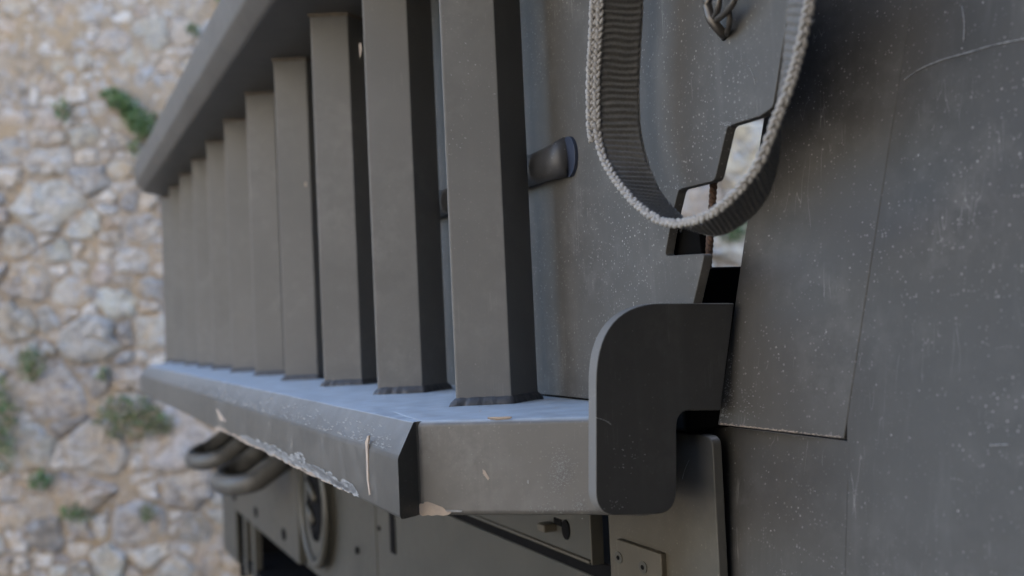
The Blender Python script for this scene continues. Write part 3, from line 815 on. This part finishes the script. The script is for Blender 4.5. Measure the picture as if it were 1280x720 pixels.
# mortar bed: relief sheet
nx, nz = 260, 130; X0, X1, Z0, Z1 = -9, 9, -.1, 9.0
V = []; Fc = []
for j in range(nz + 1):
    for i in range(nx + 1):
        x = X0 + (X1 - X0) * i / nx; z = Z0 + (Z1 - Z0) * j / nz
        V.append((x, .015 * noise.noise(Vector((x * 3, z * 3, 0))) + .015 * noise.noise(Vector((x * 9, z * 9, 4))), z))
for j in range(nz):
    for i in range(nx): a = j * (nx + 1) + i; Fc.append((a, a + 1, a + nx + 2, a + nx + 1))
mesh_obj('mortar_bed', V, Fc, MORTAR, wall, True)
V = [(X0, .02, Z0), (X1, .02, Z0), (X1, 1.6, Z0), (X0, 1.6, Z0), (X0, .02, Z1), (X1, .02, Z1), (X1, 1.6, Z1), (X0, 1.6, Z1)]
V[0:2] = [(X0, .06, Z0), (X1, .06, Z0)]; V[4:6] = [(X0, .06, Z1), (X1, .06, Z1)]
mesh_obj('wall_core', V, [(0, 1, 2, 3), (4, 7, 6, 5), (0, 4, 5, 1), (1, 5, 6, 2), (2, 6, 7, 3), (3, 7, 4, 0)], MORTAR, wall)
GREY, WHITE, BLUE, PINK, TAN, DARK = (.27, .25, .225), (.42, .395, .36), (.20, .207, .222), (.30, .228, .172), (.31, .235, .15), (.105, .098, .096)
hand = [(70, 493, 52, 26, GREY), (112, 478, 30, 22, GREY), (38, 560, 30, 32, GREY), (118, 562, 40, 40, GREY), (105, 612, 44, 24, PINK), (222, 550, 42, 42, WHITE), (232, 612, 34, 24, GREY),
        (175, 655, 42, 26, BLUE), (57, 668, 24, 24, DARK), (185, 692, 32, 15, WHITE), (135, 706, 18, 24, WHITE), (218, 712, 32, 14, WHITE), (85, 533, 24, 16, DARK), (13, 612, 20, 18, GREY), (18, 645, 24, 15, PINK),
        (98, 662, 20, 16, GREY), (243, 662, 18, 24, DARK), (262, 700, 18, 18, TAN), (60, 255, 58, 26, GREY), (103, 281, 22, 17, WHITE), (180, 288, 17, 20, BLUE), (163, 327, 22, 18, WHITE), (55, 281, 24, 10, GREY),
        (88, 367, 26, 18, GREY), (147, 380, 22, 22, WHITE), (190, 362, 18, 16, BLUE), (188, 415, 22, 26, WHITE), (112, 425, 38, 30, GREY), (22, 300, 24, 18, GREY), (33, 355, 30, 24, PINK), (20, 405, 24, 26, PINK),
        (15, 445, 18, 16, GREY), (165, 478, 26, 18, PINK), (165, 502, 24, 20, GREY), (60, 205, 42, 16, GREY), (110, 225, 30, 16, BLUE), (15, 190, 20, 20, BLUE), (150, 215, 18, 14, GREY), (155, 232, 16, 10, WHITE),
        (123, 137, 16, 10, WHITE), (100, 140, 12, 10, WHITE), (143, 52, 22, 22, GREY), (165, 72, 24, 14, GREY), (190, 42, 26, 22, GREY), (77, 62, 14, 12, WHITE), (75, 82, 18, 9, TAN), (104, 78, 12, 14, GREY), (130, 76, 16, 12, GREY),
        (40, 82, 20, 14, PINK), (12, 65, 18, 16, PINK), (62, 108, 16, 10, TAN), (15, 115, 20, 14, PINK), (84, 96, 10, 12, GREY), (150, 95, 22, 12, TAN), (172, 95, 16, 10, BLUE), (110, 15, 20, 14, GREY), (20, 8, 22, 12, PINK),
        (225, 40, 20, 20, PINK), (240, 85, 20, 14, PINK), (205, 105, 18, 12, BLUE), (60, 150, 20, 14, GREY), (20, 145, 24, 14, WHITE), (60, 175, 26, 12, PINK), (105, 170, 22, 14, GREY), (150, 175, 16, 10, GREY), (185, 190, 20, 12, WHITE),
        (250, 10, 26, 14, TAN), (60, 35, 22, 12, TAN), (90, 40, 16, 12, TAN), (125, 112, 24, 10, TAN),
        (935, 195, 46, 46, (.50, .375, .26)), (925, 300, 42, 34, (.52, .44, .34)), (870, 262, 30, 34, (.46, .34, .24)), (890, 170, 24, 24, (.50, .40, .29))]
seeds = []
def addseed(x, z, rx, rz, col): seeds.append((x, z, rx, rz, col))
for px, py, rx, ry, col in hand:
    x, z = wl(px, py); k = YW / F; addseed(x, z, rx * k, ry * k, col)
nhand = len(seeds)
rs = random.Random(11)
def near_ok(x, z, r):
    for s in seeds:
        if abs(s[0] - x) < s[2] * .9 + r and abs(s[1] - z) < s[3] * .9 + r: return False
    return True
PALW = [(GREY, 5), (WHITE, 3), (BLUE, 1.5), (PINK, 4), (TAN, 3), (DARK, .8)]
def pick(z):
    w = [p[1] for p in PALW]
    if z > 2.35: w = [3, 1, .4, 7, 6, .3]
    return rs.choices([p[0] for p in PALW], w)[0]
def fill(x0, x1, z0, z1, tries, rmin, rmax):
    for _ in range(tries):
        x, z = rs.uniform(x0, x1), rs.uniform(z0, z1); r = rs.uniform(rmin, rmax); rx = r * rs.uniform(1, 1.5)
        if near_ok(x, z, r * .62): addseed(x, z, rx, r, pick(z))
VX0, VX1 = -2.85, -1.15
fill(VX0, VX1, .0, 3.2, 5000, .03, .06); fill(VX0, VX1, 2.2, 3.2, 6000, .016, .035); fill(.75, 1.6, 1.35, 2.7, 600, .05, .10)
nvis = len(seeds)
fill(-9, 9, .02, 5.0, 9000, .09, .2); fill(-9, 9, 5.0, 8.9, 2500, .18, .3)
AX = 1.25
BK = {}
for i, sd_ in enumerate(seeds): BK.setdefault((int(sd_[0] // .5), int(sd_[1] // .5)), []).append(i)
def cell(i):
    x, z, rx, rz, _ = seeds[i]; w = rx * rz; b = .55 if max(rx, rz) > .14 else .34
    sg = 22; rr = random.Random(i); P = []
    for k in range(sg):
        th = 2 * math.pi * k / sg; kk = 1.45 + .25 * noise.noise(Vector((math.cos(th) * 1.3, math.sin(th) * 1.3, i * 3.1)))
        P.append((math.cos(th) * rx * kk, math.sin(th) * rz * kk))
    gx, gz = int(x // .5), int(z // .5)
    for ox in (-2, -1, 0, 1, 2):
        for oz in (-2, -1, 0, 1, 2):
            for j in BK.get((gx + ox, gz + oz), ()):
                if j == i: continue
                X, Z, RX, RZ, _ = seeds[j]; dx, dz = X - x, Z - z; dx2, dz2 = dx / AX / AX, dz
                d2 = dx * dx2 + dz * dz2
                if d2 > 1.2: continue
                lim = (d2 + w - RX * RZ) / 2        # points p with p.(dx2,dz2) < lim stay
                lim = max(lim, .22 * d2) - rgap * math.sqrt(dx2 * dx2 + dz2 * dz2)
                Q = []
                for k in range(len(P)):
                    a, c = P[k], P[(k + 1) % len(P)]; da = a[0] * dx2 + a[1] * dz2 - lim; dc_ = c[0] * dx2 + c[1] * dz2 - lim
                    if da <= 0: Q.append(a)
                    if da * dc_ < 0: t = da / (da - dc_); Q.append((a[0] + (c[0] - a[0]) * t, a[1] + (c[1] - a[1]) * t))
                P = Q
                if len(P) < 3: return None
    return P
rgap = .006
def blob(i, x, z, rx, rz, seed, proud):
    P = cell(i)
    if not P: return None
    cx = sum(p[0] for p in P) / len(P); cz = sum(p[1] for p in P) / len(P)
    per = [0]
    for k in range(len(P)): a, b = P[k], P[(k + 1) % len(P)]; per.append(per[-1] + math.dist(a, b))
    if per[-1] < .06: return None
    sg = 16; out = []; k = 0
    for q_ in range(sg):
        t = per[-1] * q_ / sg
        while per[k + 1] < t: k += 1
        u = (t - per[k]) / max(per[k + 1] - per[k], 1e-9); a, b = P[k], P[(k + 1) % len(P)]
        out.append((a[0] + (b[0] - a[0]) * u, a[1] + (b[1] - a[1]) * u))
    rr = random.Random(seed); sz = math.sqrt(rx * rz)
    jt = [1 + .34 * noise.noise(Vector((q_ * .9, seed * 1.7, 0))) + .14 * (rr.random() - .5) for q_ in range(sg)]
    out = [((p[0] - cx) * jt[q_] + cx, (p[1] - cz) * jt[q_] + cz) for q_, p in enumerate(out)]
    tx, tz = rr.uniform(-.5, .5) , rr.uniform(-.5, .5); V = []
    for (k, d) in ((1.0, -.4), (.96, .35), (.80, .85), (.42, 1.0)):
        for p in out:
            px_, pz_ = cx + (p[0] - cx) * k, cz + (p[1] - cz) * k
            dd = d * proud * (1 + (tx * px_ + tz * pz_) / sz * .6) + (.6 * proud * noise.noise(Vector(((px_ + x) * 17, (pz_ + z) * 17, seed))) + .3 * proud * noise.noise(Vector(((px_ + x) * 45, (pz_ + z) * 45, seed))) if d > 0 else 0)
            V.append((px_, -dd, pz_))
    V.append((cx, -proud * rr.uniform(.8, 1.1), cz)); Fc = []
    for r_ in range(3):
        for q_ in range(sg): j = (q_ + 1) % sg; Fc.append((r_ * sg + q_, r_ * sg + j, (r_ + 1) * sg + j, (r_ + 1) * sg + q_))
    for q_ in range(sg): Fc.append((3 * sg + q_, 3 * sg + (q_ + 1) % sg, 4 * sg))
    return V, Fc
cnt = 0; SV = []; SF = []
order = list(range(nvis))
for i in range(len(seeds)):
    x, z, rx, rz, col = seeds[i]
    px_margin = (VX0 - .1 < x < VX1 + .15 or .7 < x < 1.6)
    proud = min(.06, .2 * min(rx, rz) + .012) * random.uniform(.6, 1.5) * (.45 if z > 2.35 else .95)
    bl = blob(i, x, z, rx, rz, i, proud)
    if not bl: continue
    V, Fc = bl
    if i < nvis and cnt < 296:
        o = mesh_obj('stone', V, Fc, STONE, wall); o.location = (x, .006, z); cnt += 1
        j = random.uniform(.88, 1.15) if z > 2.3 else random.uniform(.74, 1.2)
        wm = .55 if z > 2.3 else .12
        col = tuple(c * (1 - wm) + t_ * wm for c, t_ in zip(col, (.31, .258, .205)))
        o.color = tuple(min(1, c * j * random.uniform(.96, 1.04)) for c in col) + (1,)
    else:
        off = len(SV); SV += [(v[0] + x, v[1] + .006, v[2] + z) for v in V]; SF += [tuple(off + q_ for q_ in f) for f in Fc]
print('STONES', cnt, len(seeds))
o = mesh_obj('far_stones', SV, SF, STONE, wall); o['kind'] = 'stuff'; o.color = (.45, .41, .37, 1)

# unseen wall added behind the camera to bounce warm sunlight forward
opp = bpy.data.objects.new('bounce_wall', None); C.objects.link(opp); opp.location = (-12, -5.2, 0)
tag(opp, 'added unseen pale wall behind the viewer that bounces sunlight', 'wall')
V = [(-18, 0, 0), (11, 0, 0), (11, -1, 0), (-18, -1, 0), (-18, 0, 6), (11, 0, 6), (11, -1, 6), (-18, -1, 6)]
mesh_obj('bounce_slab', V, [(3, 2, 1, 0), (4, 5, 6, 7), (0, 1, 5, 4), (1, 2, 6, 5), (2, 3, 7, 6), (3, 0, 4, 7)], plain('bounce_pale', (.60, .57, .515), .95, 0, (.50, .47, .42), 3, .01), opp)
# plants in the wall
LEAF = [plain('leaf_green', (.085, .145, .045), .6, 0, (.045, .085, .028), 30), plain('leaf_dry', (.17, .145, .07), .8, 0, (.09, .10, .04), 30)]
def wall_plant(px, py, rx, ry, n_, label, dry=.2, seed=1, slant=0):
    rr = random.Random(seed); x0, z0 = wl(px, py); k = YW / F
    e = bpy.data.objects.new('wall_plant', None); C.objects.link(e); e.location = (x0, YW - .03, z0)
    tag(e, label, 'plant', 'plants growing in the stone wall')
    sets = {0: ([], []), 1: ([], [])}
    for _ in range(n_):
        th = rr.random() * 6.283; rad = rr.random() ** .6
        x = math.cos(th) * rad * rx * k; z = math.sin(th) * rad * ry * k - slant * x
        y = -rr.uniform(.0, .09) * (1.1 - rad * .6)
        l = rr.uniform(.012, .032); w = l * rr.uniform(.2, .4)
        d = Vector((rr.uniform(-1, 1), rr.uniform(-1, .2), rr.uniform(-.4, 1.2))).normalized(); u = d.orthogonal().normalized()
        u.rotate(Matrix.Rotation(rr.random() * 6.28, 3, d))
        p = Vector((x, y, z)); Vv, Ff = sets[1 if rr.random() < dry else 0]; b = len(Vv)
        Vv += [p, p + d * l * .5 + u * w, p + d * l, p + d * l * .5 - u * w]; Ff.append((b, b + 1, b + 2, b + 3))
    for i_, nm in ((0, 'foliage'), (1, 'dry_foliage')):
        if sets[i_][1]: mesh_obj(nm, sets[i_][0], sets[i_][1], LEAF[i_], e)
    st = []
    tube('stem', [Vector((0, .03, 0)), Vector((0, -.02, -.01)), Vector((.01, -.05, .02))], .003, LEAF[1], e, 6)
wall_plant(155, 130, 20, 12, 420, 'dense dark green tuft high on the wall left of the top rail end', .02, 1, .5)
wall_plant(182, 158, 26, 18, 650, 'largest bright green plant trailing down the wall beside the top rail', .05, 2, .5)
wall_plant(85, 142, 8, 12, 90, 'small green sprig beside the white stone in the upper wall', .2, 3)
wall_plant(281, 4, 9, 6, 90, 'green tuft at the very top of the wall near the rail', .1, 4)
wall_plant(245, 42, 6, 6, 60, 'tiny green sprig high on the wall just left of the rail', .1, 5)
wall_plant(175, 187, 8, 9, 60, 'yellow green sprig under the largest wall plant', .4, 6)
wall_plant(165, 520, 42, 30, 420, 'straggly half dry plant on the wall left of the bumper end', .45, 7)
wall_plant(205, 528, 18, 14, 150, 'yellowing low tuft between pale stones by the bumper end', .6, 8)
wall_plant(10, 530, 18, 60, 420, 'tall green plant at the left edge of the wall', .2, 9)
wall_plant(46, 455, 16, 22, 200, 'green brown weed above the long grey stone', .4, 10)
wall_plant(58, 598, 14, 12, 130, 'small green clump between two big grey stones', .1, 11)
wall_plant(100, 640, 18, 10, 120, 'low dark green weed beneath the pinkish stone', .3, 12)
wall_plant(190, 640, 9, 9, 70, 'yellow green sprig on the bluish stone', .5, 13)
wall_plant(136, 470, 5, 10, 40, 'thin green sprig between pale stones mid wall', .2, 14)
wall_plant(913, 288, 22, 16, 260, 'green plant seen through the slot below the strap', .05, 15)

# ================================================================== GROUND
def ground_mat():
    t = NT('dry_ground'); co = t.coords(rand=False); n1 = t.noise(co, .8, 8, .6); n2 = t.noise(co, 30, 6, .7)
    c = t.mix(n1, (.125, .105, .08), (.165, .138, .108)); c = t.mix(t.ramp(n2, [(.35, .5), (.55, 0.0)]), c, (.08, .068, .055))
    t.link(c, t.b.inputs['Base Color']); t.b.inputs['Roughness'].default_value = 1; t.bump(n2, .8, .02); return t.m
g = mesh_obj('ground', [(-400, -400, 0), (400, -400, 0), (400, 400, 0), (-400, 400, 0)], [(0, 1, 2, 3)], ground_mat())
g['kind'] = 'structure'
